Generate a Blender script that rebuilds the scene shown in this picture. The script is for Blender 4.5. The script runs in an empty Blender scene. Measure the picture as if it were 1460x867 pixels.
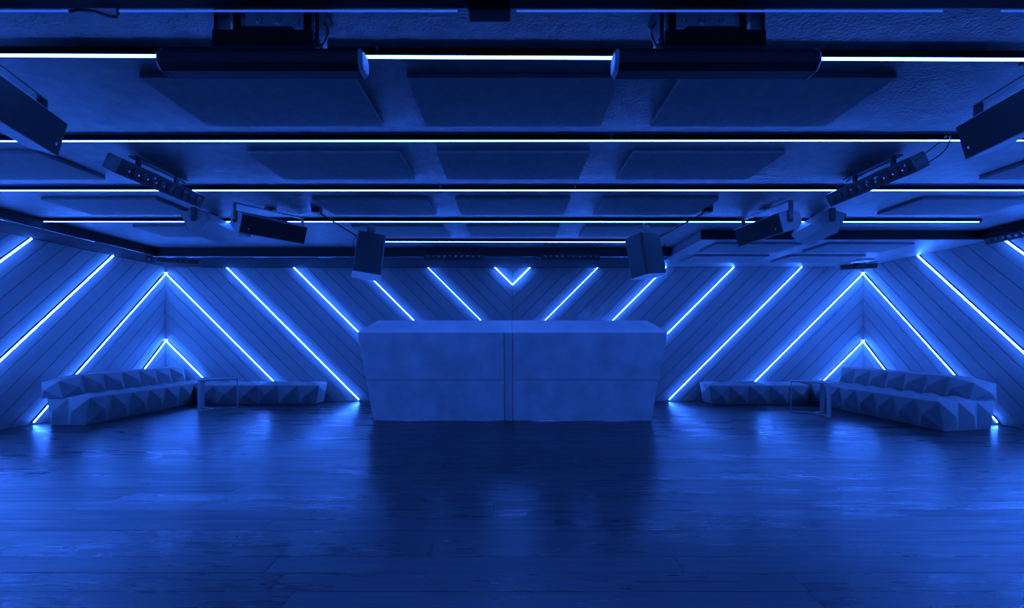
import bpy, bmesh, math, random
from mathutils import Vector, Matrix

random.seed(7)
scene = bpy.context.scene
COL = scene.collection

# ------------------------------------------------------------------ units
# x: metres right of the camera, d: metres into the room, h: metres above camera height.
# All numbers below are given in "u" = 1.3868 cm (1 px at the rear wall in a 16 mm view).
U = 9.0 / 649.0
CAM_H = 87.0

def W(x, d, h):
    return Vector((x * U, d * U, (h + CAM_H) * U))

# ------------------------------------------------------------------ camera
cam_data = bpy.data.cameras.new('camera')
cam = bpy.data.objects.new('camera', cam_data)
COL.objects.link(cam)
cam.location = W(0, 0, 0)
cam.rotation_euler = (math.radians(90), 0, 0)
cam_data.sensor_width = 36.0
cam_data.lens = 36.0 * 649.0 / 1460.0
cam_data.shift_y = 51.5 / 1460.0
cam_data.clip_start = 0.05
scene.camera = cam

# ------------------------------------------------------------------ world, exposure
world = bpy.data.worlds.new('world')
scene.world = world
world.use_nodes = True
wb = world.node_tree.nodes['Background']
wb.inputs['Color'].default_value = (0.02, 0.06, 0.5, 1)
wb.inputs['Strength'].default_value = 0.01
vs = scene.view_settings
vs.view_transform = 'Standard'
vs.look = 'None'
vs.gamma = 1.0
vs.use_curve_mapping = False
vs.exposure = 0.15
scene.cycles.use_denoising = True
scene.cycles.max_bounces = 8
scene.cycles.diffuse_bounces = 5
scene.cycles.glossy_bounces = 4
scene.cycles.sample_clamp_indirect = 6.0
scene.cycles.caustics_reflective = False
scene.cycles.caustics_refractive = False

LIGHT_COLOUR = (0.028, 0.142, 1.0, 1)
WALL_POWER = 100.0
CEILING_POWER = 75.0

# ------------------------------------------------------------------ materials
def mat_base(name):
    m = bpy.data.materials.new(name)
    m.use_nodes = True
    nt = m.node_tree
    return m, nt, nt.nodes['Principled BSDF']

def set_spec(b, v):
    if 'Specular IOR Level' in b.inputs:
        b.inputs['Specular IOR Level'].default_value = v

def material(name, colour, rough=0.6, var=0.15, scale=6.0, bump=0.0, bump_scale=200.0,
             stretch=(1, 1, 1), metal=0.0, spec=0.5, rough_var=0.0, per_object=0.0):
    m, nt, b = mat_base(name)
    n, l = nt.nodes, nt.links
    tc = n.new('ShaderNodeTexCoord')
    mp = n.new('ShaderNodeMapping')
    mp.inputs['Scale'].default_value = stretch
    l.new(tc.outputs['Object'], mp.inputs['Vector'])
    no = n.new('ShaderNodeTexNoise')
    no.inputs['Scale'].default_value = scale
    no.inputs['Detail'].default_value = 6
    l.new(mp.outputs['Vector'], no.inputs['Vector'])
    mr = n.new('ShaderNodeMapRange')
    mr.inputs['To Min'].default_value = 1 - var
    mr.inputs['To Max'].default_value = 1 + var
    mr.inputs['From Min'].default_value = 0.25
    mr.inputs['From Max'].default_value = 0.75
    l.new(no.outputs['Fac'], mr.inputs['Value'])
    fac = mr.outputs['Result']
    if per_object:
        oi = n.new('ShaderNodeObjectInfo')
        pr = n.new('ShaderNodeMapRange')
        pr.inputs['To Min'].default_value = 1 - per_object
        pr.inputs['To Max'].default_value = 1 + per_object
        l.new(oi.outputs['Random'], pr.inputs['Value'])
        mu = n.new('ShaderNodeMath'); mu.operation = 'MULTIPLY'
        l.new(fac, mu.inputs[0]); l.new(pr.outputs['Result'], mu.inputs[1])
        fac = mu.outputs[0]
    vm = n.new('ShaderNodeVectorMath'); vm.operation = 'SCALE'
    vm.inputs[0].default_value = colour
    l.new(fac, vm.inputs['Scale'])
    l.new(vm.outputs['Vector'], b.inputs['Base Color'])
    b.inputs['Roughness'].default_value = rough
    if rough_var:
        rr = n.new('ShaderNodeMapRange')
        rr.inputs['From Min'].default_value = 0.25
        rr.inputs['From Max'].default_value = 0.75
        rr.inputs['To Min'].default_value = rough - rough_var
        rr.inputs['To Max'].default_value = rough + rough_var
        l.new(no.outputs['Fac'], rr.inputs['Value'])
        l.new(rr.outputs['Result'], b.inputs['Roughness'])
    b.inputs['Metallic'].default_value = metal
    set_spec(b, spec)
    if bump:
        n2 = n.new('ShaderNodeTexNoise')
        n2.inputs['Scale'].default_value = bump_scale
        n2.inputs['Detail'].default_value = 4
        l.new(mp.outputs['Vector'], n2.inputs['Vector'])
        bp = n.new('ShaderNodeBump')
        bp.inputs['Strength'].default_value = bump
        bp.inputs['Distance'].default_value = 0.01
        l.new(n2.outputs['Fac'], bp.inputs['Height'])
        l.new(bp.outputs['Normal'], b.inputs['Normal'])
    return m

def emitter(name, power):
    m, nt, b = mat_base(name)
    b.inputs['Base Color'].default_value = (0.6, 0.6, 0.6, 1)
    b.inputs['Emission Color'].default_value = LIGHT_COLOUR
    b.inputs['Emission Strength'].default_value = power
    return m

def floor_material():
    m, nt, b = mat_base('dark_lacquered_oak')
    n, l = nt.nodes, nt.links
    tc = n.new('ShaderNodeTexCoord')
    oi = n.new('ShaderNodeObjectInfo')
    off = n.new('ShaderNodeVectorMath'); off.operation = 'SCALE'
    off.inputs[0].default_value = (37.0, 19.0, 53.0)
    l.new(oi.outputs['Random'], off.inputs['Scale'])
    ad = n.new('ShaderNodeVectorMath'); ad.operation = 'ADD'
    l.new(tc.outputs['Object'], ad.inputs[0]); l.new(off.outputs['Vector'], ad.inputs[1])
    mp = n.new('ShaderNodeMapping')
    mp.inputs['Scale'].default_value = (0.7, 8.0, 1.0)
    l.new(ad.outputs['Vector'], mp.inputs['Vector'])
    wv = n.new('ShaderNodeTexNoise')
    wv.inputs['Scale'].default_value = 2.0
    wv.inputs['Detail'].default_value = 5
    wv.inputs['Distortion'].default_value = 0.9
    l.new(mp.outputs['Vector'], wv.inputs['Vector'])
    mp2 = n.new('ShaderNodeMapping')
    mp2.inputs['Scale'].default_value = (3.0, 160.0, 1.0)
    l.new(ad.outputs['Vector'], mp2.inputs['Vector'])
    fine = n.new('ShaderNodeTexNoise')
    fine.inputs['Scale'].default_value = 1.0
    fine.inputs['Detail'].default_value = 4
    l.new(mp2.outputs['Vector'], fine.inputs['Vector'])
    rp = n.new('ShaderNodeValToRGB')
    rp.color_ramp.elements[0].position = 0.22
    rp.color_ramp.elements[0].color = (0.006, 0.006, 0.0065, 1)
    rp.color_ramp.elements[1].position = 0.80
    rp.color_ramp.elements[1].color = (0.024, 0.024, 0.025, 1)
    l.new(wv.outputs['Fac'], rp.inputs['Fac'])
    tone = n.new('ShaderNodeMapRange')
    tone.inputs['To Min'].default_value = 0.65
    tone.inputs['To Max'].default_value = 1.35
    l.new(oi.outputs['Random'], tone.inputs['Value'])
    sc = n.new('ShaderNodeVectorMath'); sc.operation = 'SCALE'
    l.new(rp.outputs['Color'], sc.inputs[0]); l.new(tone.outputs['Result'], sc.inputs['Scale'])
    l.new(sc.outputs['Vector'], b.inputs['Base Color'])
    rr = n.new('ShaderNodeMapRange')
    rr.inputs['From Min'].default_value = 0.3
    rr.inputs['From Max'].default_value = 0.7
    rr.inputs['To Min'].default_value = 0.38
    rr.inputs['To Max'].default_value = 0.25
    l.new(wv.outputs['Fac'], rr.inputs['Value'])
    br = n.new('ShaderNodeMapRange')
    br.inputs['To Min'].default_value = -0.05
    br.inputs['To Max'].default_value = 0.05
    l.new(oi.outputs['Random'], br.inputs['Value'])
    ra = n.new('ShaderNodeMath'); ra.operation = 'ADD'
    l.new(rr.outputs['Result'], ra.inputs[0]); l.new(br.outputs['Result'], ra.inputs[1])
    l.new(ra.outputs[0], b.inputs['Roughness'])
    set_spec(b, 1.0)
    fs = n.new('ShaderNodeMath'); fs.operation = 'MULTIPLY'; fs.inputs[1].default_value = 0.35
    l.new(fine.outputs['Fac'], fs.inputs[0])
    mx = n.new('ShaderNodeMath'); mx.operation = 'ADD'
    l.new(wv.outputs['Fac'], mx.inputs[0]); l.new(fs.outputs[0], mx.inputs[1])
    bp = n.new('ShaderNodeBump')
    bp.inputs['Strength'].default_value = 0.16
    bp.inputs['Distance'].default_value = 0.004
    l.new(mx.outputs[0], bp.inputs['Height'])
    l.new(bp.outputs['Normal'], b.inputs['Normal'])
    return m

M = {}
M['wall'] = material('grey_painted_plank', (0.30, 0.30, 0.30), 0.42, 0.06, 3.0, per_object=0.06)
M['wall_base'] = material('dark_backing', (0.05, 0.05, 0.05), 0.8, 0.1)
M['ceiling'] = material('black_textured_ceiling', (0.235, 0.235, 0.235), 0.42, 0.2, 9.0, bump=0.6, bump_scale=60.0, spec=0.22)
M['panel'] = material('black_acoustic_fabric', (0.215, 0.215, 0.215), 0.75, 0.12, 14.0, bump=0.3, bump_scale=300.0, spec=0.3)
M['soffit'] = material('dark_satin_paint', (0.045, 0.045, 0.045), 0.9, 0.1, 4.0, spec=0.04)
M['nosing'] = material('glossy_black_nosing', (0.05, 0.05, 0.05), 0.12, 0.05, 4.0, spec=1.0)
M['floor'] = floor_material()
M['floor_base'] = material('dark_floor_backing', (0.01, 0.01, 0.01), 0.8, 0.1)
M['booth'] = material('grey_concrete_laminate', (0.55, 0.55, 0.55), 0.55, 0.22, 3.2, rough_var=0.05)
M['booth_top'] = material('concrete_laminate_painted_lit', (0.80, 0.80, 0.80), 0.4, 0.10, 3.2)  # booth laminate made paler: light from above painted into the top
M['booth_dark'] = material('grey_booth_seam_strip', (0.48, 0.48, 0.48), 0.5, 0.12, 3.2)
M['black'] = material('black_powder_coat', (0.014, 0.014, 0.014), 0.5, 0.1, 30.0)
M['grille'] = material('black_speaker_grille', (0.03, 0.03, 0.03), 0.75, 0.1, 40.0, bump=0.5, bump_scale=700.0, spec=0.2)
M['cabinet'] = material('dark_grey_textured_paint', (0.30, 0.30, 0.30), 0.5, 0.1, 30.0, bump=0.15, bump_scale=400.0)
M['monitor'] = material('black_monitor_paint', (0.05, 0.05, 0.05), 0.5, 0.1, 30.0, bump=0.15, bump_scale=400.0)
M['steel'] = material('brushed_steel', (0.45, 0.45, 0.45), 0.35, 0.1, 20.0, metal=0.9)
M['bracket'] = material('grey_painted_steel', (0.28, 0.28, 0.28), 0.4, 0.1, 20.0)
M['yoke'] = material('dark_painted_yoke', (0.07, 0.07, 0.07), 0.4, 0.1, 20.0)
M['lens'] = material('clear_dark_lens', (0.055, 0.055, 0.055), 0.08, 0.05, 10.0)
M['sofa'] = material('grey_upholstery', (0.225, 0.225, 0.225), 0.8, 0.06, 8.0, bump=0.2, bump_scale=500.0, spec=0.35)
M['table'] = material('grey_painted_metal', (0.28, 0.28, 0.28), 0.35, 0.08, 12.0)
M['cable'] = material('black_cable_sheath', (0.02, 0.02, 0.02), 0.5, 0.05)
M['base_plate'] = material('plate_painted_as_lit', (0.85, 0.85, 0.85), 0.35, 0.05)  # near-white colour paints in the lit lower lip of the monitors
M['badge'] = material('silver_badge', (0.5, 0.5, 0.5), 0.3, 0.05, metal=0.8)
M['rail'] = material('black_rail', (0.012, 0.012, 0.012), 0.6, 0.08, spec=0.15)
M['conduit'] = material('galvanised_conduit', (0.85, 0.85, 0.85), 0.5, 0.1, 30.0, metal=0.2)
_em = {}
def EM(p):
    p = round(p, 1)
    if p not in _em:
        _em[p] = emitter('blue_led_%d' % int(p * 10), p)
    return _em[p]

# ------------------------------------------------------------------ mesh helpers
class MB:
    """Collects geometry in u-space (x, d, h) and links it as one mesh object."""
    def __init__(s):
        s.v, s.f = [], []
    def add(s, verts, faces):
        k = len(s.v)
        s.v += [Vector(p) for p in verts]
        s.f += [tuple(i + k for i in f) for f in faces]
    def hexa(s, p):
        # p: 4 bottom (ccw) + 4 top
        s.add(p, [(3, 2, 1, 0), (4, 5, 6, 7), (0, 1, 5, 4), (1, 2, 6, 5), (2, 3, 7, 6), (3, 0, 4, 7)])
    def box(s, x0, x1, d0, d1, h0, h1):
        s.hexa([(x0, d0, h0), (x1, d0, h0), (x1, d1, h0), (x0, d1, h0),
                (x0, d0, h1), (x1, d0, h1), (x1, d1, h1), (x0, d1, h1)])
    def obox(s, c, ax, ay, az):
        # oriented box: centre + three half-axis vectors
        c, ax, ay, az = map(Vector, (c, ax, ay, az))
        s.hexa([c - ax - ay - az, c + ax - ay - az, c + ax + ay - az, c - ax + ay - az,
                c - ax - ay + az, c + ax - ay + az, c + ax + ay + az, c - ax + ay + az])
    def prism(s, poly, off, inset=None):
        # poly: ordered points, extruded by off; inset: alternative far polygon
        n = len(poly)
        a = [Vector(p) for p in poly]
        b = [Vector(p) + Vector(off) for p in (inset or poly)]
        s.add(a + b, [tuple(range(n))[::-1], tuple(range(n, 2 * n))] +
              [(i, (i + 1) % n, (i + 1) % n + n, i + n) for i in range(n)])
    def tube(s, pts, r, n=8):
        pts = [Vector(p) for p in pts]
        rings = []
        for i, p in enumerate(pts):
            t = (pts[min(i + 1, len(pts) - 1)] - pts[max(i - 1, 0)]).normalized()
            up = Vector((0, 0, 1)) if abs(t.z) < 0.9 else Vector((1, 0, 0))
            a = t.cross(up).normalized(); b = t.cross(a)
            rings.append([p + a * r * math.cos(2 * math.pi * k / n) + b * r * math.sin(2 * math.pi * k / n) for k in range(n)])
        vs_ = [v for ring in rings for v in ring]
        fs = [(i * n + k, i * n + (k + 1) % n, (i + 1) * n + (k + 1) % n, (i + 1) * n + k)
              for i in range(len(pts) - 1) for k in range(n)]
        fs += [tuple(range(n))[::-1], tuple((len(pts) - 1) * n + k for k in range(n))]
        s.add(vs_, fs)
    def disc(s, c, axis, r, t, n=14, r2=None):
        c = Vector(c); ax = Vector(axis).normalized()
        up = Vector((0, 0, 1)) if abs(ax.z) < 0.9 else Vector((1, 0, 0))
        a = ax.cross(up).normalized(); b = ax.cross(a)
        r2 = r if r2 is None else r2
        ring = lambda q, rr: [q + a * rr * math.cos(2 * math.pi * k / n) + b * rr * math.sin(2 * math.pi * k / n) for k in range(n)]
        s.add(ring(c, r) + ring(c + ax * t, r2),
              [tuple(range(n))[::-1], tuple(range(n, 2 * n))] + [(k, (k + 1) % n, (k + 1) % n + n, k + n) for k in range(n)])
    def pyramid(s, a, b, c, d, out):
        # square facet a-b-c-d raised to an apex by vector out
        a, b, c, d = map(Vector, (a, b, c, d))
        s.add([a, b, c, d, (a + b + c + d) / 4 + Vector(out)], [(0, 1, 4), (1, 2, 4), (2, 3, 4), (3, 0, 4)])
    def quad(s, *p):
        s.add(p, [tuple(range(len(p)))])
    def build(s, name, mat, parent=None, bevel=0.0, smooth=False, merge=False, origin=None):
        base = Vector(origin) if origin is not None else (parent.matrix_world.translation.copy() if parent else Vector((0, 0, 0)))
        me = bpy.data.meshes.new(name)
        me.from_pydata([W(*v) - base for v in s.v], [], s.f)
        bm = bmesh.new(); bm.from_mesh(me)
        if merge:
            bmesh.ops.remove_doubles(bm, verts=bm.verts, dist=1e-4)
        bmesh.ops.recalc_face_normals(bm, faces=bm.faces)
        bm.to_mesh(me); bm.free()
        if smooth:
            for p in me.polygons: p.use_smooth = True
        me.materials.append(mat)
        o = bpy.data.objects.new(name, me)
        COL.objects.link(o)
        if bevel:
            md = o.modifiers.new('bevel', 'BEVEL')
            md.width = bevel * U; md.segments = 2; md.limit_method = 'ANGLE'
        if parent:
            o.parent = parent
            pw = Vector((0, 0, 0)); q = parent
            while q: pw += q.location; q = q.parent
            # parents are never rotated or scaled: plain offsets
            o.location = base - pw
        else:
            o.location = base
        return o

def mesh_part(name, mb, mat, parent, **kw):
    """A part whose vertices are stored relative to its parent's world origin."""
    pw = Vector((0, 0, 0)); q = parent
    while q: pw += q.location; q = q.parent
    o = mb.build(name, mat, None, origin=pw, **kw)
    o.parent = parent
    o.location = (0, 0, 0)
    return o

def thing(name, label, cat, x, d, h, group=None):
    o = bpy.data.objects.new(name, None)
    o.empty_display_size = 0.1
    COL.objects.link(o)
    o.location = W(x, d, h)
    o['label'] = label; o['category'] = cat
    if group: o['group'] = group
    return o

def tag(o, label, cat, group=None):
    o['label'] = label; o['category'] = cat
    if group: o['group'] = group
    return o

def struct(name, mb, mat, origin=None, **kw):
    o = mb.build(name, mat, None, origin=origin, **kw)
    o['kind'] = 'structure'
    return o

# ------------------------------------------------------------------ room numbers (u)
XL, XR = -494.0, 501.0      # side walls
DB = 649.0                  # rear wall
DN = -70.0                  # wall behind the camera
HF, HC = -87.0, 114.0       # floor and ceiling
HS = 104.5                  # underside of the perimeter soffits

# ------------------------------------------------------------------ floor
mb = MB(); mb.box(XL - 8, XR + 8, DN, DB + 8, HF - 6, HF - 1.3)
floor = struct('floor', mb, M['floor_base'])
ROW = 12.6
d = DB
row = 0
n_boards = 0
boards = []
while d > 118:
    d0 = d - ROW
    x = XL - random.uniform(0, 150)
    while x < XR:
        L = random.uniform(118, 190)
        xa, xb = max(x, XL), min(x + L, XR)
        half = d / 649.0 * 745
        if xb - xa > 4:
            if not (xb < -half * 1.12 or xa > half * 1.12):
                boards.append((xa, xb, d0, d))
        x += L
    d = d0
    row += 1
near = sorted(boards, key=lambda b: b[2])
for i, (xa, xb, d0, d1) in enumerate(near[:300]):
    t = random.uniform(-0.03, 0.03)
    mb = MB()
    cx, cd = (xa + xb) / 2, (d0 + d1) / 2
    g = 0.10
    mb.prism([(xa + .05, d0 + .05, HF - 1.3), (xb - .05, d0 + .05, HF - 1.3), (xb - .05, d1 - .05, HF - 1.3), (xa + .05, d1 - .05, HF - 1.3)],
             (0, 0, 1.3 + t), [(xa + g, d0 + g, HF - 1.3), (xb - g, d0 + g, HF - 1.3), (xb - g, d1 - g, HF - 1.3), (xa + g, d1 - g, HF - 1.3)])
    o = mb.build('floor_board', M['floor'], None, origin=W(cx, cd, HF))
    o.parent = floor
rest = MB()
for (xa, xb, d0, d1) in near[300:]:
    rest.box(xa + .08, xb - .08, d0 + .08, d1 - .08, HF - 1.3, HF)
# boards outside the photograph's view, kept as one piece of floor
far = MB()
d = 118.0
if rest.f:
    o = rest.build('floor_boards', M['floor'], None); o.parent = floor; o['kind'] = 'stuff'
out = MB()
d = DB
while d > DN + ROW:
    d0 = d - ROW
    half = max(0, d / 649.0 * 745 * 1.12)
    if d > 118:
        row_b = [b for b in boards if abs(b[3] - d) < 0.1]
        a0, b0 = min(b[0] for b in row_b), max(b[1] for b in row_b)
        if a0 > XL + 1: out.box(XL, a0 - .1, d0 + .08, d - .08, HF - 1.3, HF)
        if b0 < XR - 1: out.box(b0 + .1, XR, d0 + .08, d - .08, HF - 1.3, HF)
    else:
        for k in range(6):
            xa = XL + k * (XR - XL) / 6 + 30 * ((row + int(d)) % 3)
            out.box(max(XL, xa), min(XR, xa + (XR - XL) / 6 - .1), d0 + .08, d - .08, HF - 1.3, HF)
    d = d0
o = out.build('outer_boards', M['floor'], None); o.parent = floor; o['kind'] = 'stuff'

# ------------------------------------------------------------------ walls with diagonal planks
def clip(poly, f):
    out = []
    for i in range(len(poly)):
        p, q = poly[i], poly[(i + 1) % len(poly)]
        fp, fq = f(p), f(q)
        if fp >= 0: out.append(p)
        if (fp >= 0) != (fq >= 0):
            t = fp / (fp - fq)
            out.append((p[0] + t * (q[0] - p[0]), p[1] + t * (q[1] - p[1])))
    return out

def band(c0, c1, q0, q1, h0, h1):
    poly = [(q0, h0), (q1, h0), (q1, h1), (q0, h1)]
    poly = clip(poly, lambda p: p[0] + p[1] - c0)
    poly = clip(poly, lambda p: c1 - p[0] - p[1]) if poly else poly
    return poly

def planks(wall, base_c, step, q_max, to_u, into, h_top):
    """diagonal boards: h + q = const; to_u maps (q, h) to u-space; into = direction into the room"""
    k = -1
    cs = []
    while base_c + k * step < q_max + h_top + step:
        for j in range(5):
            cs.append(base_c + (k + j / 5.0) * step)
        k += 1
    for c0, c1 in zip(cs, cs[1:]):
        g = random.uniform(0.06, 0.18)
        poly = band(c0 + g, c1 - g, 0.02, q_max, HF + .2, h_top)
        if len(poly) < 3: continue
        area = abs(sum(poly[i][0] * poly[(i + 1) % len(poly)][1] - poly[(i + 1) % len(poly)][0] * poly[i][1] for i in range(len(poly)))) / 2
        if area < 3: continue
        cut = band(c0 + g + .25, c1 - g - .25, 0.02, q_max, HF + .2, h_top)
        if len(cut) != len(poly): cut = poly
        t = 1.6 + random.uniform(-0.10, 0.10)
        mb = MB()
        mb.prism([to_u(*p) for p in poly], Vector(into) * t, [to_u(*p) for p in cut])
        cq = sum(p[0] for p in poly) / len(poly); ch = sum(p[1] for p in poly) / len(poly)
        o = mb.build('plank', M['wall'], None, origin=W(*to_u(cq, ch)))
        o.parent = wall

CL, SL = 1.5, 95.25          # chevron spacing, left half
CR, SR = 0.6, 96.35          # right half
mb = MB(); mb.box(XL - 10, XR + 10, DB + 1.6, DB + 10, HF, HC)
wall_rear = struct('wall_back', mb, M['wall_base'])
mb = MB(); mb.box(XL - 10, XL - 1.6, DN, DB + 1.6, HF, HC)
wall_left = struct('wall_left', mb, M['wall_base'])
mb = MB(); mb.box(XR + 1.6, XR + 10, DN, DB + 1.6, HF, HC)
wall_right = struct('wall_right', mb, M['wall_base'])
mb = MB(); mb.box(XL - 10, XR + 10, DN - 8, DN, HF, HC)
wall_near = struct('wall_front', mb, M['panel'])
XM = 0.75                    # where the two chevron halves meet
planks(wall_rear, CL, SL, XM - XL - .2, lambda q, h: (XL + q, DB + 1.6, h), (0, -1, 0), HS)
planks(wall_rear, CR, SR, XR - XM - .2, lambda q, h: (XR - q, DB + 1.6, h), (0, -1, 0), HS)
planks(wall_left, CL, SL, DB - DN - 2, lambda q, h: (XL - 1.6, DB - q, h), (1, 0, 0), HS)
planks(wall_right, CR, SR, DB - DN - 2, lambda q, h: (XR + 1.6, DB - q, h), (-1, 0, 0), HS)

# ------------------------------------------------------------------ ceiling and soffits
mb = MB(); mb.box(XL - 10, XR + 10, DN - 8, DB + 10, HC, HC + 6)
ceiling = struct('ceiling', mb, M['ceiling'])
mb = MB(); mb.box(XL, -441, DN, DB, HS, HC)
struct('trim_1', mb, M['soffit'], bevel=0.8)
mb = MB(); mb.box(-441, 197, 562, DB, HS - 1.5, HC)
struct('trim_2', mb, M['soffit'], bevel=0.8)
mb = MB(); mb.tube([(-441.6, 561.6, HS - 1.4), (196.5, 561.6, HS - 1.2)], 1.3, 12)
struct('trim_7', mb, M['nosing'], smooth=True)
mb = MB(); mb.tube([(-440.6, DN, HS + .3), (-440.6, 561, HS + .3)], 1.2, 12)
struct('trim_8', mb, M['nosing'], smooth=True)
mb = MB(); mb.box(197, XR, 474, DB, HS, HC)
lower = struct('trim_3', mb, M['ceiling'], bevel=0.3)
mb = MB(); mb.box(196.6, 488, 472.8, 474, HS + .2, HC)
struct('trim_6', mb, M['rail'])
mb = MB(); mb.box(488, XR, DN, 474, HS, HC)
struct('trim_4', mb, M['soffit'], bevel=0.8)
mb = MB(); mb.box(XL + 55, XR - 15, 112, 145, 105.5, HC)
struct('trim_5', mb, M['rail'], bevel=0.4)

# acoustic panels on the ceiling
rows = [(194, 'nearest row'), (273, 'second row'), (362, 'third row'), (449.5, 'fourth row')]
cols = [(-375, 'far left'), (-159, 'left of centre'), (-45, 'centre'), (72.5, 'right of centre'), (326, 'far right')]
def ceiling_panel(x0, d0, top, label):
    mb = MB(); mb.box(x0, x0 + 91.5, d0, d0 + 44.5, top - 2.2, top - 0.02)
    o = mb.build('acoustic_panel', M['panel'], None, bevel=0.25, origin=W(x0 + 45, d0 + 22, top))
    tag(o, label, 'panel', 'black acoustic panels on the ceiling')
for ri, (d0, rn) in enumerate(rows):
    for ci, (x0, cn) in enumerate(cols):
        if ri == 0 and ci in (0, 4): continue
        if ri == 3 and ci == 4: continue
        ceiling_panel(x0, d0, HC, 'flat black acoustic ceiling panel, %s column, %s from the camera' % (cn, rn))
for x0, d0, label in [(219, 487, 'thin dark ceiling panel on the lowered right soffit, front row, inner one'),
                      (339, 487, 'thin dark ceiling panel on the lowered right soffit, front row, near right wall'),
                      (223, 556, 'thin dark ceiling panel on the lowered right soffit, rear row, inner one'),
                      (341, 556, 'thin dark ceiling panel on the lowered right soffit, rear row, near the corner')]:
    ceiling_panel(x0, d0, HS, label)

# ------------------------------------------------------------------ LED strips on the walls
def wall_strip(segments, label, power, group='diagonal light strips on the walls', name='light_strip', w=1.1):
    """segments: list of (p, q, normal) in u-space; each a slim channel with a glowing diffuser"""
    c = sum((Vector(s[0]) + Vector(s[1]) for s in segments), Vector()) / (2 * len(segments))
    t = thing(name, label, 'light', c.x, c.y, c.z, group)
    for p, q, nrm in segments:
        p, q, nrm = Vector(p), Vector(q), Vector(nrm)
        ax = (q - p); L = ax.length / 2; ax.normalize()
        side = ax.cross(nrm).normalized()
        mid = (p + q) / 2
        mb = MB(); mb.obox(mid + nrm * .95, ax * (L + .3), side * (w * .5), nrm * 1.05)
        mesh_part('channel', mb, M['rail'], t)
        mb = MB()
        prof = [(-.5 * w, 2.0), (.5 * w, 2.0), (.5 * w, 2.4), (.28 * w, 2.7), (-.28 * w, 2.7), (-.5 * w, 2.4)]
        mb.prism([p + side * a + nrm * b for a, b in prof], ax * (2 * L))
        mesh_part('diffuser', mb, EM(power), t)
    return t

def LW(q, h): return (XL + .2, DB - q, h)      # left wall
def RW(q, h): return (XR - .2, DB - q, h)      # right wall
def BL(q, h): return (XL + q, DB - .2, h)      # rear wall, measured from the left corner
def BR(q, h): return (XR - q, DB - .2, h)      # rear wall, measured from the right corner
NL, NR, NB = (1, 0, 0), (-1, 0, 0), (0, -1, 0)
FB = -84.5
P = WALL_POWER

cl = [CL + SL * k for k in range(8)]
cr = [CR + SR * k for k in range(8)]
e = 0.8
wall_strip([(LW(e, cl[0] - e), LW(-FB + cl[0], FB), NL), (BL(e, cl[0] - e), BL(53 + cl[0], -53), NB)],
           'small peaked pair of blue light strips low in the left corner behind the sofa', P * 1.1)
wall_strip([(LW(e, cl[1] - e), LW(cl[1] - FB, FB), NL), (BL(e, cl[1] - e), BL(cl[1] - FB, FB), NB)],
           'tall peaked pair of light strips meeting at the top of the left corner', P)
wall_strip([(RW(e, cr[0] - e), RW(-FB + cr[0], FB), NR), (BR(e, cr[0] - e), BR(-FB + cr[0], FB), NB)],
           'small peaked pair of blue light strips low in the right corner behind the sofa', P * 1.1)
wall_strip([(RW(e, cr[1] - e), RW(cr[1] - FB, FB), NR), (BR(e, cr[1] - e), BR(cr[1] - FB, FB), NB)],
           'tall peaked pair of light strips meeting at the top of the right corner', P)
TOPL = HS - .5
names_l = ['first long diagonal strip beside the left corner on the rear wall, reaching floor',
           'second diagonal strip from the left corner on the rear wall, ending at the booth shoulder',
           'third diagonal strip from left corner, its top behind the left hanging monitor',
           'fourth diagonal strip from the left corner, left of the small V']
names_r = ['first long diagonal strip beside the right corner on the rear wall, reaching floor',
           'second diagonal strip from the right corner on the rear wall, ending at the booth shoulder',
           'third diagonal strip from the right corner, its top behind the right hanging monitor',
           'fourth diagonal strip from the right corner, right of the small V']
pl = [1.0, 1.15, .8, .65]
pr = [.8, .85, 1.0, .65]
for k in range(4):
    c = cl[k + 2]
    wall_strip([(BL(c - TOPL, TOPL), BL(c - FB, FB) if c - FB < 494 else BL(494, c - 494), NB)], names_l[k], P * pl[k], w=1.1 if k < 3 else .7)
    c = cr[k + 2]
    wall_strip([(BR(c - TOPL, TOPL), BR(c - FB, FB) if c - FB < 500 else BR(499.5, c - 499.5), NB)], names_r[k], P * pr[k], w=1.1 if k < 3 else .7)
cv_l, cv_r = cl[6], cr[6]
hv = cv_l - (XM - XL)
wall_strip([(BL(cv_l - TOPL, TOPL), (XM, DB - .2, hv + .3), NB), (BR(cv_r - TOPL, TOPL), (XM, DB - .2, hv + .3), NB)],
           'small V of two bright light strips above the middle of the booth', P * 1.3, name='light_chevron')
ord_ = ['nearest to the left corner', 'second from the left corner', 'third from the left corner, added out of view', 'fourth from the left corner, added out of view', 'fifth from the left corner, added out of view', 'sixth from the left corner, added out of view']
for k in range(6):  # from the third on, unseen strips added to raise the room's brightness
    c = cl[k + 2]
    if c - TOPL > DB - DN - 30: continue
    q1 = min(c - FB, DB - DN - 6)
    wall_strip([(LW(c - TOPL, TOPL), LW(q1, c - q1), NL)], 'long bright diagonal strip on the left wall, %s' % ord_[k], P * 1.15, w=1.5)
    c = cr[k + 2]
    q1 = min(c - FB, DB - DN - 6)
    wall_strip([(RW(c - TOPL, TOPL), RW(q1, c - q1), NR)], 'long bright diagonal strip on the right wall, %s' % ord_[k].replace('left', 'right'), P * 1.15, w=1.5)

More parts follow.
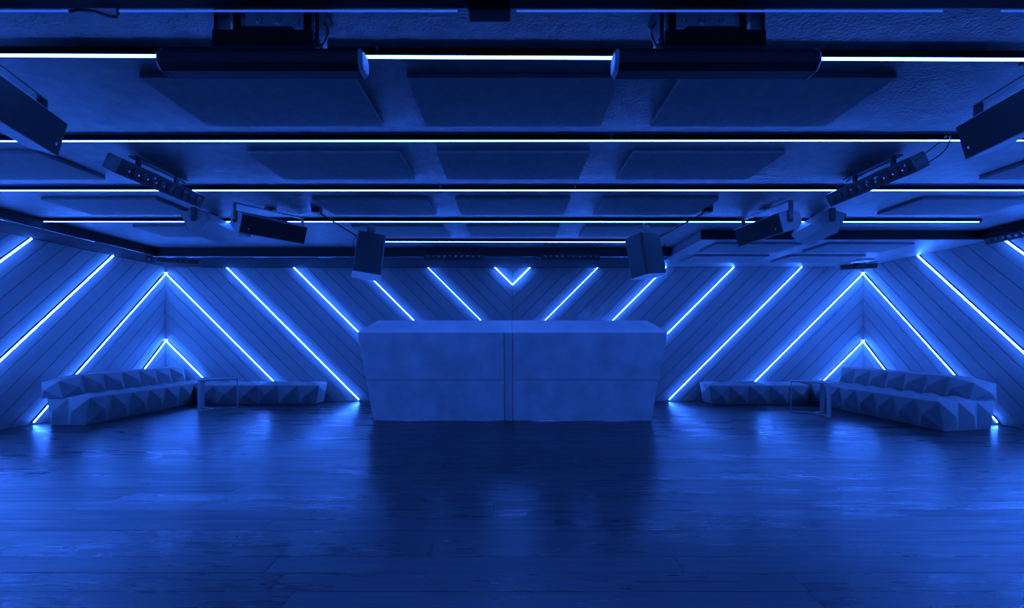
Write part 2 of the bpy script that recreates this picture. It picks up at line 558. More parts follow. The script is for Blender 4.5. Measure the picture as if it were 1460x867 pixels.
# ------------------------------------------------------------------ light strips across the ceiling
def ceiling_strip(xa, da, xb, db, label, power, hangers=(), hs=111.2, w=1.2):
    t = thing('ceiling_light_strip', label, 'light', (xa + xb) / 2, (da + db) / 2, HC, 'straight light strips across the ceiling')
    p, q = Vector((xa, da, 0)), Vector((xb, db, 0))
    ax = (q - p).normalized(); side = Vector((-ax.y, ax.x, 0)); mid = (p + q) / 2; L = (q - p).length / 2
    up = Vector((0, 0, 1))
    mb = MB(); mb.obox(mid + up * ((hs + .7 + HC) / 2), ax * (L + 2), side * .9, up * ((HC - hs - .7) / 2))
    for sg in (-1, 1):
        lo = -.5 * min(1, w) if sg > 0 else -.12         # the far lip hides the glow from the panels behind
        mb.obox(mid + up * (hs + (lo + 1.1) / 2) + side * sg * (.5 * w + .2), ax * (L + 2), side * .15, up * ((1.1 - lo) / 2))
    mesh_part('rail', mb, M['rail'], t)
    mb = MB()
    prof = [(-.5 * w, .7), (-.5 * w, -.3), (-.25 * w, -.6), (.25 * w, -.6), (.5 * w, -.3), (.5 * w, .7)]
    mb.prism([p + side * a + up * (hs + b) for a, b in prof], ax * (2 * L))
    mesh_part('diffuser', mb, EM(power), t)
    for hx in hangers:
        f = (hx - xa) / (xb - xa); dd = da + f * (db - da)
        mb = MB(); mb.tube([(hx, dd - 1.2, hs - .2), (hx, dd - 1.3, hs + 3), (hx, dd - 1.0, HC)], .22, 6)
        mb.disc((hx, dd - 1.1, HC - 1.2), (0, 0, 1), .45, 1.2, 8, .8)
        mesh_part('hanger', mb, M['steel'], t)
Q = CEILING_POWER
ceiling_strip(-436, 175.8, 484, 182, 'thickest ceiling light strip, nearest the camera, behind both black strobe bars', Q * 1.0, (-52.5,), w=1.5)
ceiling_strip(-436, 254, 484, 252.5, 'second ceiling light strip, passing behind the two big corner speakers', Q * .9, (55,), w=.6)
ceiling_strip(-436, 337.7, 484, 336.7, 'third ceiling light strip, crossing the two tilted lens bars', Q, (-53, 46.5), w=.9)
ceiling_strip(-438, 426, 438, 427, 'fourth ceiling light strip, running behind the paired speakers', Q, (), w=.8)
ceiling_strip(-161, 513, 161, 515, 'short rearmost ceiling light strip between the two hanging monitors', Q * .85, (), w=.8)

ceiling_strip(-436, 92, 484, 92, 'unseen ceiling light strip added ahead of the camera to brighten the room', Q * .7, (), w=1.2)  # out-of-view strip, added as fill for booth, sofas and walls

# ------------------------------------------------------------------ DJ booth
booth = thing('booth', 'wide grey faceted booth tapering to the floor in the middle of the room', 'booth', 0, 520, HF)
def fp(u, v, o=0.0):
    """front plane of the booth, u in -1..1, v in 0..1 from floor to shoulder, o outward"""
    hw = 150 + 13 * v
    return Vector((u * hw + .5, 491 - 13 * v - o, -87.10 + 95.10 * v - o * .14))
def slab(name, u0, u1, v0, v1, mat, t=1.6, gap=.0022):
    mb = MB()
    a = [fp(u0 + gap, v0 + gap * 1.5), fp(u1 - gap, v0 + gap * 1.5), fp(u1 - gap, v1 - gap * 1.5), fp(u0 + gap, v1 - gap * 1.5)]
    b = [fp(u0 + gap, v0 + gap * 1.5, -t), fp(u1 - gap, v0 + gap * 1.5, -t), fp(u1 - gap, v1 - gap * 1.5, -t), fp(u0 + gap, v1 - gap * 1.5, -t)]
    mb.hexa(b + a)
    return mesh_part(name, mb, mat, booth, bevel=.1)
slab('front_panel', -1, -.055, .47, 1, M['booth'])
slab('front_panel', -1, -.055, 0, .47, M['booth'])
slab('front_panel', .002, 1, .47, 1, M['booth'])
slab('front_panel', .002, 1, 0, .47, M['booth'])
o = slab('seam_strip', -.055, .002, 0, 1, M['booth_dark']); o['label'] = 'slightly darker vertical strip'
# backing carcass behind the front
mb = MB(); mb.hexa([fp(-.99, .01, -3.5), fp(.99, .01, -3.5), fp(.99, .99, -3.5), fp(-.99, .99, -3.5),
                    fp(-.99, .01, -1.7), fp(.99, .01, -1.7), fp(.99, .99, -1.7), fp(-.99, .99, -1.7)])
mesh_part('front_backing', mb, M['booth_dark'], booth)
# sloping top facet, its colour lightened to paint in the light on it
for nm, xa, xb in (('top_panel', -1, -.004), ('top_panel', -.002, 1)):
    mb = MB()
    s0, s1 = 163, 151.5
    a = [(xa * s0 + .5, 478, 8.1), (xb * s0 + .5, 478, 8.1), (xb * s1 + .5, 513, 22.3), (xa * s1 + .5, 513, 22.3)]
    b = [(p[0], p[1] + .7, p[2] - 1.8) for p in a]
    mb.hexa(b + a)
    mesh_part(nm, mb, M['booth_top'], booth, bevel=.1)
for sx in (-1, 1):
    mb = MB()
    pts = [(sx * 150 + .5, 492.5, -87.05), (sx * 163 + .5, 479.5, 7), (sx * 151.5 + .5, 513, 20), (sx * 156 + .5, 585, 10), (sx * 148 + .5, 585, -87.05)]
    mb.prism(pts, (-sx * 2, 0, 0))
    mesh_part('side_panel', mb, M['booth'], booth)
mb = MB(); mb.box(-147, 148, 516, 560, -14, -11)
mesh_part('work_surface', mb, M['booth_dark'], booth, bevel=.2)
mb = MB(); mb.box(-151, 152, 512.2, 514, -12, 20.3)
mesh_part('inner_panel', mb, M['booth_dark'], booth)

# ------------------------------------------------------------------ faceted sofas
def sofa(sx, F, B, wall, d0, d1, b0, b1, label, seat_h=-59.0, skew=0.0):
    """sx: -1 left, 1 right; F seat front, B backrest front, wall = rear line (all positive)"""
    t = thing('corner_sofa', label, 'sofa', sx * (F + B) / 2, (d0 + d1) / 2, HF, 'faceted sofas along the side walls')
    n = max(1, round((d1 - d0) / 25.6)); m = (d1 - d0) / n
    hb = HF + .3
    def X(a): return sx * a
    def D(d, a): return d + skew * (1 - (d - d0) / (d1 - d0)) * (a - F) / (wall - F)
    # seat: pyramid facets on front, near end and top
    mb = MB()
    lowf = F + 5
    for i in range(n):
        a, b = d0 + i * m, d0 + (i + 1) * m
        mb.pyramid((X(lowf), a, hb), (X(lowf), b, hb), (X(F), b, seat_h), (X(F), a, seat_h), (X(-6.5 if i < n - 1 else -.3), 0, 0.5))
    nw = max(1, round((wall - 6 - F) / 25.0)); ww = (wall - 6 - F) / nw
    for k in range(nw):
        xa, xb = F + k * ww, F + (k + 1) * ww
        la, lb = xa + (5 if k == 0 else 0), xb - (4 if k == nw - 1 else 0)
        mb.pyramid((X(la), D(d0, xa), hb), (X(lb), D(d0, xb), hb), (X(xb), D(d0, xb), seat_h), (X(xa), D(d0, xa), seat_h), (0, -7.0, 0.5))
        for i in range(n):
            a, b = d0 + i * m, d0 + (i + 1) * m
            mb.pyramid((X(xa), D(a, xa), seat_h), (X(xb), D(a, xb), seat_h), (X(xb), D(b, xb), seat_h), (X(xa), D(b, xa), seat_h), (0, 0, 4.0))
    mb.quad((X(lowf), d1, hb), (X(wall - 10), d1, hb), (X(wall - 6), d1, seat_h), (X(F), d1, seat_h))
    mb.quad((X(wall - 10), D(d0, wall - 6), hb), (X(wall - 10), d1, hb), (X(wall - 6), d1, seat_h), (X(wall - 6), D(d0, wall - 6), seat_h))
    mb.quad((X(lowf), d0, hb), (X(lowf), d1, hb), (X(wall - 10), d1, hb), (X(wall - 10), D(d0, wall - 6), hb))
    mesh_part('seat', mb, M['sofa'], t, bevel=.5, merge=True)
    # backrest
    mb = MB()
    nb = max(1, round((b1 - b0) / 25.5)); q = (b1 - b0) / nb
    hb0, ht = seat_h - .5, -37.5
    xb_, xt, xr = B - 3, B + 1.5, wall - 2.0
    tz = lambda dd: ht - 4.5 if dd < b0 + .1 else ht      # the near end slopes down
    for i in range(nb):
        a, b = b0 + i * q, b0 + (i + 1) * q
        mb.pyramid((X(xb_), a, hb0), (X(xb_), b, hb0), (X(xt), b, tz(b)), (X(xt), a, tz(a)), (X(-7.0), 0, 1.0))
        mb.pyramid((X(xt), a, tz(a)), (X(xt), b, tz(b)), (X(xr), b, tz(b) - 1), (X(xr), a, tz(a) - 1), (0, 0, 2.0))
    mb.pyramid((X(xb_), b0, hb0), (X(xr), b0, hb0), (X(xr), b0, tz(b0) - 1), (X(xt), b0, tz(b0)), (0, -7.0, 0))
    mb.pyramid((X(xb_), b1, hb0), (X(xr), b1, hb0), (X(xr), b1, ht - 1), (X(xt), b1, ht), (0, 3.0, 0))
    mb.quad((X(xr), b0, hb0), (X(xr), b1, hb0), (X(xr), b1, ht - 1), (X(xr), b0, tz(b0) - 1))
    mb.quad((X(xb_), b0, hb0), (X(xb_), b1, hb0), (X(xr), b1, hb0), (X(xr), b0, hb0))
    mesh_part('backrest', mb, M['sofa'], t, bevel=.5, merge=True)
    return t
sofa(-1, 432, 461, 482, 466, 645, 464, 640, 'long grey sofa of pyramid facets along the left wall')
sofa(1, 407, 452, 478, 434, 645, 447, 626, 'long grey sofa of pyramid facets along the right wall', skew=12)

def bench(sx, x0, x1, d0, d1, label):
    """x0 inner (free) end, x1 outer end (positive numbers)"""
    t = thing('faceted_bench', label, 'bench', sx * (x0 + x1) / 2, (d0 + d1) / 2, HF, 'faceted benches on the rear wall')
    n = max(1, round((x1 - x0) / 27.0)); m = (x1 - x0) / n
    hb, ht = HF + .3, -61.5
    X = lambda a: sx * a
    mb = MB()
    for i in range(n):
        a, b = x0 + i * m, x0 + (i + 1) * m
        la = a + (5 if i == 0 else 0)
        mb.pyramid((X(la), d0 + 4, hb), (X(b), d0 + 4, hb), (X(b), d0, ht), (X(a), d0, ht), (0, -7.0, 0.5))
        mb.pyramid((X(a), d0, ht), (X(b), d0, ht), (X(b), d1, ht + 2), (X(a), d1, ht + 2), (0, 0, 4.0))
    mb.pyramid((X(x0 + 5), d0 + 4, hb), (X(x0 + 5), d1, hb), (X(x0), d1, ht + 2), (X(x0), d0, ht), (X(-5), 0, 0.5))
    mb.quad((X(x1), d0 + 4, hb), (X(x1), d1, hb), (X(x1), d1, ht + 2), (X(x1), d0, ht))
    mb.quad((X(x0 + 5), d1, hb), (X(x1), d1, hb), (X(x1), d1, ht + 2), (X(x0), d1, ht + 2))
    mb.quad((X(x0 + 5), d0 + 4, hb), (X(x1), d0 + 4, hb), (X(x1), d1, hb), (X(x0 + 5), d1, hb))
    o = mesh_part('seat', mb, M['sofa'], t, bevel=.5, merge=True)
bench(-1, 262, 431, 617, 646, 'low backless bench of pyramid facets on the rear wall, left of the booth')
bench(1, 266, 402, 614, 646, 'low backless bench of pyramid facets on the rear wall, right of the booth')

# ------------------------------------------------------------------ side tables
def side_table(pts, label):
    c = sum((Vector((p[0], p[1], 0)) for p in pts), Vector()) / 3
    t = thing('side_table', label, 'table', c.x, c.y, HF, 'three-legged side tables by the sofas')
    ht = -48.3
    mb = MB()
    poly = []
    for i in range(3):
        p = Vector((pts[i][0], pts[i][1], 0)); a = Vector((pts[i - 1][0], pts[i - 1][1], 0)); b = Vector((pts[(i + 1) % 3][0], pts[(i + 1) % 3][1], 0))
        rad = (p - c).normalized()
        tan = Vector((-rad.y, rad.x, 0))
        poly += [p + rad * .8 - tan * 2.4, p + rad * .8 + tan * 2.4] if (p - c).cross(b - c).z > 0 else [p + rad * .8 + tan * 2.4, p + rad * .8 - tan * 2.4]
    mb.prism([(v.x, v.y, ht - 1.6) for v in poly], (0, 0, 1.6))
    mesh_part('table_top', mb, M['table'], t, bevel=.15)
    for p in pts:
        p = Vector((p[0], p[1], 0)); rad = (p - c).normalized(); tan = Vector((-rad.y, rad.x, 0))
        mb = MB(); mb.obox(p + Vector((0, 0, (HF + ht - 1.6) / 2)), rad * .6, tan * 2.3, (0, 0, (ht - 1.6 - HF) / 2))
        mesh_part('leg', mb, M['table'], t, bevel=.1)
        mb = MB(); mid = (p + c) / 2
        mb.obox(mid + Vector((0, 0, HF + .8)), (p - c) / 2 - rad * .6, tan * 1.5, (0, 0, .6))
        mesh_part('foot_bar', mb, M['table'], t, bevel=.1)
side_table([(-379, 552), (-352, 584), (-397, 584)], 'grey metal three-legged side table in front of the left sofa')
side_table([(336, 548), (357, 513), (374, 549)], 'grey metal three-legged side table in front of the right sofa')

# ------------------------------------------------------------------ loudspeakers under the ceiling
def speaker(C, a, L, w, Wd, facing, label, group, post=True, cat='speaker', face_to_ceiling=True, badge_end=0.12):
    """C: top corner of the grille at the near end; a: long axis; w: direction down the grille; facing: rough direction of grille"""
    C = Vector(C); a = Vector(a).normalized(); w = Vector(w)
    w = (w - a * w.dot(a)).normalized()
    n = a.cross(w)
    if n.dot(Vector(facing)) < 0: n = -n
    mid = C + a * L / 2 + w * Wd / 2 - n * 8
    top = HC
    t = thing('loudspeaker', label, cat, mid.x, mid.y, top, group)
    prof = [(0, 0), (0, Wd), (-11, Wd), (-18.5, Wd * .74), (-18.5, Wd * .26), (-11, 0)]
    mb = MB(); mb.prism([C + n * p + w * q for p, q in prof], a * L)
    mesh_part('cabinet', mb, M['cabinet'], t, bevel=.25)
    mb = MB()
    mb.obox(C + a * L / 2 + w * Wd / 2 + n * .25, a * (L / 2 - .5), w * (Wd / 2 - .5), n * .25)
    g = mesh_part('grille', mb, M['grille'], t, bevel=.15)
    mb = MB(); mb.obox(C + a * L * badge_end + w * Wd * .72 + n * .58, a * .45, w * .6, n * .08)
    mesh_part('badge', mb, M['badge'], g)
    # yoke: two end straps, a cross bar and a ceiling post
    piv = C + w * Wd * .5 - n * 8
    hy = max(min(piv.z + 15.5, top - 2.2), piv.z + 5)
    y = MB()
    for e_ in (0, 1):
        pe = piv + a * (L * e_ + (1.0 if e_ else -1.0))
        y.obox((pe + Vector((pe.x, pe.y, hy))) / 2 if False else Vector((pe.x, pe.y, (pe.z - 1.5 + hy) / 2)), a * .35, a.cross(Vector((0, 0, 1))).normalized() * 1.9, (0, 0, (hy - pe.z + 1.5) / 2))
    m0 = piv - a * 1.3; m1 = piv + a * (L + 1.3)
    mm = (m0 + m1) / 2; mm.z = hy
    flat = Vector((a.x, a.y, 0)).normalized()
    y.obox(mm, flat * (L / 2 + 1.3), a.cross(Vector((0, 0, 1))).normalized() * 1.9, (0, 0, .35))
    yo = mesh_part('yoke', y, M['yoke'], t)
    for e_ in (0, 1):
        pe = piv + a * (L + 1.4 if e_ else -1.4)
        k = MB(); k.disc(pe, a if e_ else -a, 1.3, .9, 12)
        mesh_part('knob', k, M['black'], yo)
    pb = MB(); pb.tube([(mm.x, mm.y, hy), (mm.x, mm.y, top - .4)], 1.1, 10)
    pb.box(mm.x - 4, mm.x + 4, mm.y - 3, mm.y + 3, top - .8, top - .02)
    pb.tube([(mm.x + 2.5, mm.y - 1.5, top - .5), (mm.x + 4, mm.y - 3, top - 2.2), (mm.x + 2.5, mm.y - 4, hy + .8), (mm.x - 1, mm.y - 2.5, hy + .5)], .28, 6)
    mesh_part('ceiling_mount', pb, M['black'], t)
    return t

G1 = 'loudspeakers hung on yokes under the ceiling'
speaker((-187, 157, 99.5), (-.31, .95, 0), 54.5, (-.22, -.07, -.97), 16, (1, .2, -.3), 'big dark loudspeaker cut off by the left edge of the photo', G1, badge_end=.93)
speaker((199, 160, 100), (.165, .986, 0), 54, (.25, -.04, -.97), 16.3, (-1, .2, -.3), 'big dark loudspeaker cut off by the right edge of the photo', G1, badge_end=.93)
speaker((-217, 366, 102), (.576, .817, 0), 56, (-.30, .21, -.92), 15.8, (.75, -.5, -.3), 'inner speaker of the left pair, dark grille turned toward the room', G1)
speaker((213, 364, 102), (-.14, .99, 0), 57, (.29, .04, -.95), 16.5, (-.95, -.1, -.3), 'inner speaker of the right pair, dark grille turned toward the room', G1)
speaker((-279, 383, 107), (-.12, .99, 0), 56, (.38, 0, -.92), 17, (-1, 0, -.3), 'outer speaker of the left pair, showing its grey end and lit underside', G1)
speaker((283, 385, 107), (.2, .975, 0), 57, (-.4, 0, -.92), 17, (1, 0, -.3), 'outer speaker of the right pair, showing its grey end and lit underside', G1)

# two hanging monitors over the booth
def monitor(sx, label, x, yaw):
    d = 430.0
    t = thing('hanging_monitor', label, 'speaker', x, d, HC, 'hanging monitors above the booth')
    R = Matrix.Rotation(math.radians(yaw), 3, 'Z') @ Matrix.Rotation(math.radians(-7), 3, 'X') @ Matrix.Rotation(math.radians(7 if sx < 0 else -6), 3, 'Y')
    cc = Vector((x, d, 80.0))
    T = lambda p: cc + R @ Vector(p)
    hh = 19.5
    prof = [(-11.6, -9.5), (11.6, -9.5), (12.8, -7), (13, 11), (-13, 11), (-12.8, -7)]
    mb = MB(); mb.prism([T((p[0], p[1], -hh)) for p in prof], R @ Vector((0, 0, 2 * hh)))
    mesh_part('cabinet', mb, M['monitor'], t, bevel=.4)
    mb = MB(); mb.prism([T((p[0], p[1], -hh + .8)) for p in [(-12.2, 11), (12.2, 11), (12.2, 11.6), (-12.2, 11.6)]], R @ Vector((0, 0, 2 * hh - 1.6)))
    mesh_part('grille', mb, M['grille'], t)
    mb = MB(); mb.prism([T((p[0] * 1.03, p[1] * 1.03, -hh - 1.2)) for p in prof], R @ Vector((0, 0, 1.1)))
    o = mesh_part('base_plate', mb, M['base_plate'], t, bevel=.2); o['label'] = 'base plate with its lit look put into the colour'
    if sx > 0:
        mb = MB(); mb.prism([T((13.05, p[0], p[1])) for p in [(-4, -15.5), (3, -15.5), (3, -13), (-4, -13)]], R @ Vector((.4, 0, 0)))
        mesh_part('connector_plate', mb, M['steel'], t)
    y = MB()
    y.obox(T((-1, -6, hh + 3.5)), R @ Vector((3.7, 0, 0)), R @ Vector((0, .4, 0)), R @ Vector((0, 0, 4.5)))
    y.obox(T((-1, -2, hh + 7.6)), R @ Vector((3.7, 0, 0)), R @ Vector((0, 4.4, 0)), R @ Vector((0, 0, .4)))
    mesh_part('yoke', y, M['black'], t)
    mb = MB(); p0 = T((0, -2, hh + 7)); mb.tube([p0, (p0.x, p0.y, HC - .3)], 1.2, 10)
    mb.box(p0.x - 4, p0.x + 4, p0.y - 4, p0.y + 4, HC - .8, HC - .02)
    mesh_part('ceiling_mount', mb, M['black'], t)
    # slanting safety arm to a ceiling plate
    q0 = Vector((x - sx * -1 * 0, d, 0))
    plate = Vector((sx * 169, 394, HC - 2.5))
    arm_end = T((sx * 13, -3, hh - 4))
    mb = MB(); mb.tube([plate, arm_end], .7, 8)
    mesh_part('support_arm', mb, M['black'], t)
    mb = MB(); mb.obox(plate + Vector((0, 0, .6)), (3.4, 0, 0), (0, 3.4, 0), (0, 0, 1.9))
    for k in range(3):
        s = plate + Vector((-sx * (1 + 2.5 * k), 0, -1.0))
        mb.tube([s, s + Vector((-sx * .7, 0, -3.2 + k)), s + Vector((-sx * 2.4, .5, -.7 - 1.2 * k))], .22, 5)
    mesh_part('arm_plate', mb, M['black'], t)
    mb = MB()
    c0 = T((sx * 10, -9, hh - 1)); c1 = T((sx * 13.5, -7, -hh + 3))
    mid = (c0 + c1) / 2 + Vector((sx * 3, -1, 0))
    mb.tube([arm_end, arm_end + Vector((sx * 2, -1, -3)), (c0 + mid) / 2 + Vector((sx * 3, 0, -1)), mid, c1], .3, 6)
    mesh_part('signal_cable', mb, M['cable'], t)
monitor(-1, 'dark hanging monitor over the left part of the booth', -135, 20)
monitor(1, 'dark hanging monitor over the right part of the booth', 127, 30)

# ------------------------------------------------------------------ lens bars (LED bars with ten lenses)
def lens_bar(c0, axis, face, L, size, label, group, yoke=True, cables=(), n=10, top=HC, mount=None):
    c0 = Vector(c0); a = Vector(axis).normalized(); f = Vector(face)
    f = (f - a * f.dot(a)).normalized(); s = a.cross(f)
    if s.z < 0: s = -s
    mid = c0 + a * L / 2
    t = thing('lens_bar', label, 'light', mid.x, mid.y, top, group)
    h = size / 2
    mb = MB(); mb.prism([c0 + s * p + f * q for p, q in [(-h, 0), (h, 0), (h, -size * .92), (h * .85, -size), (-h * .85, -size), (-h, -size * .92)]], a * L)
    mesh_part('housing', mb, M['black'], t, bevel=.15)
    for k in range(n):
        p = c0 + a * (L * (k + .75) / (n + .5))
        mb = MB(); mb.disc(p - f * .2, f, h * .68, .7, 14, h * .62)
        mb.disc(p + f * .5, f, h * .55, .25, 14, h * .3)
        mesh_part('lens', mb, M['lens'], t, smooth=False)
    if yoke:
        y = MB()
        for e_ in (.22, .66):
            p = c0 + a * L * e_ + s * h - f * size * .5
            y.obox(p + Vector((0, 0, 1.6)) + s * .6, a * .9, a.cross(Vector((0, 0, 1))).normalized() * .9, (0, 0, 2.6))
            y.tube([p + s * 1.2 - a * 1.4, p + s * 1.2 + a * 1.4], .9, 8)
        p0 = c0 + a * L * .17 + s * h - f * size * .5; p1 = c0 + a * L * .78 + s * h - f * size * .5
        p0.z = p1.z = top - 2.2
        y.tube([p0, p1], .55, 8)
        y.obox((p0 + p1) / 2 + Vector((0, 0, 1.3)), (p1 - p0) * .5, a.cross(Vector((0, 0, 1))).normalized() * 2.6, (0, 0, .45))
        mesh_part('yoke', y, M['black'], t)
        sl = MB()
        pa = p0 + a * 6 - Vector((0, 0, 1)); pb_ = p1 - a * 10 - Vector((0, 0, 1))
        side = a.cross(Vector((0, 0, 1))).normalized()
        sl.tube([pa, pa.lerp(pb_, .3) + Vector((0, 0, -1.4)) + side * .8, pa.lerp(pb_, .6) + Vector((0, 0, -.8)), pb_], .25, 6)
        mesh_part('safety_wire', sl, M['steel'], t)
    for pts in cables:
        mb = MB(); mb.tube(pts, .35, 6); mesh_part('power_cable', mb, M['cable'], t)
    if mount:
        mb = MB(); mb.box(*mount); mesh_part('bracket', mb, M['black'], t)
    return t
G2 = 'ten-lens light bars on ceiling and soffits'
def arc(p, q, bend, n=8):
    p, q, bend = Vector(p), Vector(q), Vector(bend)
    return [p.lerp(q, i / n) + bend * math.sin(math.pi * i / n) for i in range(n + 1)]
lens_bar((-231.5, 268, 102.5), (0.02, 1, 0), (.9, -.05, -.45), 71, 9.4, 'tilted black bar with ten lenses on the left ceiling, beside the left speakers', G2)
lens_bar((234.5, 266, 102.5), (-0.02, 1, 0), (-.9, -.05, -.45), 70, 9.4, 'tilted black bar with ten lenses on the right ceiling, trailing two cables', G2,
         cables=(arc((236, 266, 105), (238, 249, HC - 2), (3, 0, 2)), arc((238, 266, 101), (240, 249, HC - 2), (5, 0, 0))))
lens_bar((-107, 553, 100.8), (1, 0, 0), (0, -1, -.25), 72, 7.0, 'dim black bar with ten lenses on the rear soffit, left of the small V', G2, yoke=False, mount=(-90, -52, 555, 562, 99, 106))
lens_bar((35, 553, 100.8), (1, 0, 0), (0, -1, -.25), 72, 7.0, 'dim black bar with ten lenses on the rear soffit, right of the small V', G2, yoke=False, mount=(52, 90, 555, 562, 99, 106))
lens_bar((-456, 566, 101.5), (1, .42, 0), (.4, -1, -.3), 56, 6.4, 'short black lens bar under the soffit in the left corner', G2, yoke=False, n=8, top=HS, mount=(-436, -424, 580, 588, 101, 103.3))
lens_bar((452, 625, 99.5), (.94, -.45, 0), (-.5, -1, -.3), 40, 6.0, 'short black lens bar under the soffit in the right corner above the tall peak', G2, yoke=False, n=6, top=HS, mount=(466, 476, 612, 622, 100, 104.3))
lens_bar((484, 400, 100.5), (0, 1, 0), (-1, -.1, -.4), 66, 6.6, 'black lens bar under the ceiling edge on the right wall', G2, yoke=False, mount=(484, 490, 420, 450, 100, 105))

# ------------------------------------------------------------------ strobe bars near the camera
def strobe(sx, x, label):
    t = thing('strobe_bar', label, 'light', x, 150, HC, 'wide strobe bars hung close to the camera')
    hw = 33.0
    oct_ = [(-2.4, 87.3), (2.4, 87.3), (4.2, 89.2), (4.2, 92.6), (2.4, 94.6), (-2.4, 94.6), (-4.2, 92.6), (-4.2, 89.2)]
    mb = MB(); mb.prism([(x - hw + 1, 150 + p, q) for p, q in oct_], (2 * hw - 2, 0, 0))
    mesh_part('body', mb, M['black'], t, bevel=.2)
    for s in (-1, 1):
        mb = MB(); mb.prism([(x + s * (hw - .9), 150 + p * 1.04, 91 + (q - 91) * 1.04) for p, q in oct_], (s * 1.2, 0, 0),
                            [(x + s * (hw - .9), 150 + p * .8, 91 + (q - 91) * .8) for p, q in oct_])
        o = mesh_part('end_cap', mb, M['cabinet'], t); o['label'] = 'grey bevelled end cap'
    mb = MB(); mb.box(x - 16.5, x + 16.5, 148.5, 154, 94.6, 101.5)
    mesh_part('driver_box', mb, M['black'], t, bevel=.3)
    mb = MB(); mb.prism([(x - 12, 151, 101.5), (x + 12, 151, 101.5), (x + 8, 151, 104.2), (x - 8, 151, 104.2)], (0, 6, 0))
    mesh_part('top_plate', mb, M['black'], t)
    y = MB()
    for s in (-1, 1):
        y.box(x + s * 16.8 - .6, x + s * 16.8 + .6, 151, 158, 93, 112.5)
        y.obox((x + s * 12, 156, 107), (1.3, 0, 0), (0, 1.3, 0), (0, 0, 5.8))
    y.box(x - 17.4, x + 17.4, 154, 164, 112.3, HC - .05)
    mesh_part('hanging_frame', y, M['black'], t)
    for k in range(5):
        px = x - 13 + 6.5 * k
        mb = MB(); mb.tube([(px - .8, 159, 112.2), (px - .9, 158.6, 110.8), (px, 158.5, 110.1), (px + .9, 158.6, 110.8), (px + .8, 159, 112.2)], .22, 6)
        mesh_part('cable_loop', mb, M['steel'], t)
    for k, (dx, hz) in enumerate([(17.8, 98.5), (18.6, 96.8), (16.9, 96.4)]):
        mb = MB(); mb.disc((x - sx * dx, 151, hz), (0, -1, 0), .75, 1.4, 10)
        mesh_part('connector', mb, M['bracket'], t)
    mb = MB(); mb.tube(arc((x - sx * 18.6, 150.5, 96.8), (x - sx * 14, 157, 111.5), (-sx * 3, 0, 1)), .35, 6)
    mesh_part('power_cable', mb, M['cable'], t)
strobe(-1, -81.5, 'wide black strobe bar hanging near the camera on the left')
strobe(1, 66.5, 'wide black strobe bar hanging near the camera on the right')

# small black box and conduits along the near beam
mb = MB(); mb.box(-13.6, -.5, 141, 146.5, 102.3, 105.4)
o = mb.build('junction_box', M['black'], None, bevel=.2, origin=W(-7, 144, 105.4)); tag(o, 'small black box under the near ceiling beam, top centre', 'box')
for xa, xb, lb in [(-172, -142, 'dim thin light strip under the near beam, at the far left'),
                   (-126, -17.5, 'dim thin light strip under the near beam, left of the black box'),
                   (1.5, 138, 'dim thin light strip under the near beam, right of the black box'),
                   (157, 175, 'dim thin light strip under the near beam, at the far right')]:
    mb = MB(); mb.tube([(xa, 146.0, 105.6), (xb, 146.0, 105.6)], .3, 8)
    o = mb.build('dim_light_strip', EM(.55), None, origin=W((xa + xb) / 2, 146, 105.6)); tag(o, lb, 'light', 'dim strips along the near beam')
mb = MB()
mb.tube([(-142, 146, 105.4), (-139, 146, 106.0), (-134, 146.2, 105.6), (-129, 146.2, 103.9), (-127, 146.2, 103.7), (-126.4, 146.2, 105), (-126.6, 146.2, 106.5)], .45, 8)
o = mb.build('cable', M['cable'], None, origin=W(-134, 146, 105)); tag(o, 'short curled black cable bridging the two left dim strips', 'cable')

# striped vent in the rear right corner of the soffit
v = thing('vent', 'small slatted vent under the right soffit near the corner', 'vent', 441, 612, HS)
mb = MB(); mb.box(446, 466, 584, 606, HS - 1.6, HS - .02); mesh_part('vent_frame', mb, M['bracket'], v)
for k in range(3):
    mb = MB(); mb.box(447, 465, 586 + k * 6.5, 589.5 + k * 6.5, HS - 2.3, HS - 1.6); mesh_part('slat', mb, M['steel'], v)

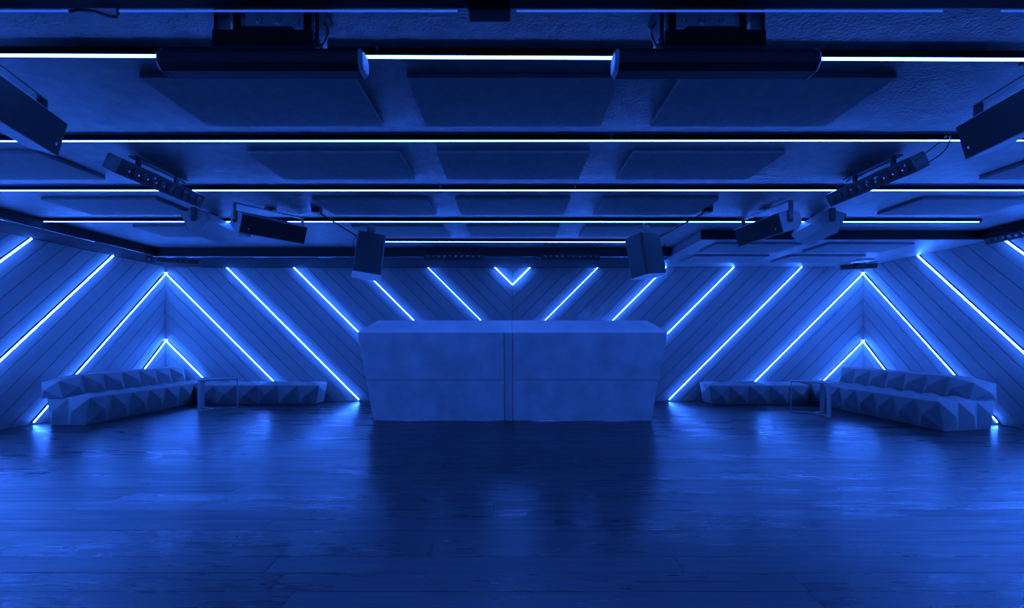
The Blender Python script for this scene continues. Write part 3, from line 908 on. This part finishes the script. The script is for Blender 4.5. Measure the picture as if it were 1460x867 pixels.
# ------------------------------------------------------------------ thin smoke above the booth
hm = bpy.data.materials.new('thin_smoke'); hm.use_nodes = True
nt = hm.node_tree; nt.nodes.clear()
out_ = nt.nodes.new('ShaderNodeOutputMaterial')
pv = nt.nodes.new('ShaderNodeVolumePrincipled')
pv.inputs['Color'].default_value = (.9, .9, .9, 1)
tc = nt.nodes.new('ShaderNodeTexCoord')
no = nt.nodes.new('ShaderNodeTexNoise'); no.inputs['Scale'].default_value = 3.0; no.inputs['Detail'].default_value = 5; no.inputs['Distortion'].default_value = 1.0
nt.links.new(tc.outputs['Object'], no.inputs['Vector'])
rp = nt.nodes.new('ShaderNodeMapRange'); rp.inputs['From Min'].default_value = .48; rp.inputs['From Max'].default_value = .72; rp.inputs['To Max'].default_value = 5.0
nt.links.new(no.outputs['Fac'], rp.inputs['Value'])
ln = nt.nodes.new('ShaderNodeVectorMath'); ln.operation = 'LENGTH'
mp = nt.nodes.new('ShaderNodeMapping'); mp.inputs['Scale'].default_value = (1 / .42, 1 / .26, 1 / .30)
nt.links.new(tc.outputs['Object'], mp.inputs['Vector']); nt.links.new(mp.outputs['Vector'], ln.inputs[0])
fo = nt.nodes.new('ShaderNodeMapRange'); fo.inputs['From Min'].default_value = 1.0; fo.inputs['From Max'].default_value = .2
nt.links.new(ln.outputs['Value'], fo.inputs['Value'])
mu = nt.nodes.new('ShaderNodeMath'); mu.operation = 'MULTIPLY'
nt.links.new(rp.outputs['Result'], mu.inputs[0]); nt.links.new(fo.outputs['Result'], mu.inputs[1])
nt.links.new(mu.outputs[0], pv.inputs['Density'])
nt.links.new(pv.outputs['Volume'], out_.inputs['Volume'])
me = bpy.data.meshes.new('smoke_wisp'); bm = bmesh.new()
bmesh.ops.create_icosphere(bm, subdivisions=2, radius=1.0)
for vv in bm.verts: vv.co = Vector((vv.co.x * .44, vv.co.y * .28, vv.co.z * .32))
bm.to_mesh(me); bm.free(); me.materials.append(hm)
o = bpy.data.objects.new('smoke_wisp', me); COL.objects.link(o); o.location = W(112, 600, 34)
o['kind'] = 'stuff'; tag(o, 'faint wisp of smoke above the right end of the booth', 'smoke')

bpy.context.view_layer.update()
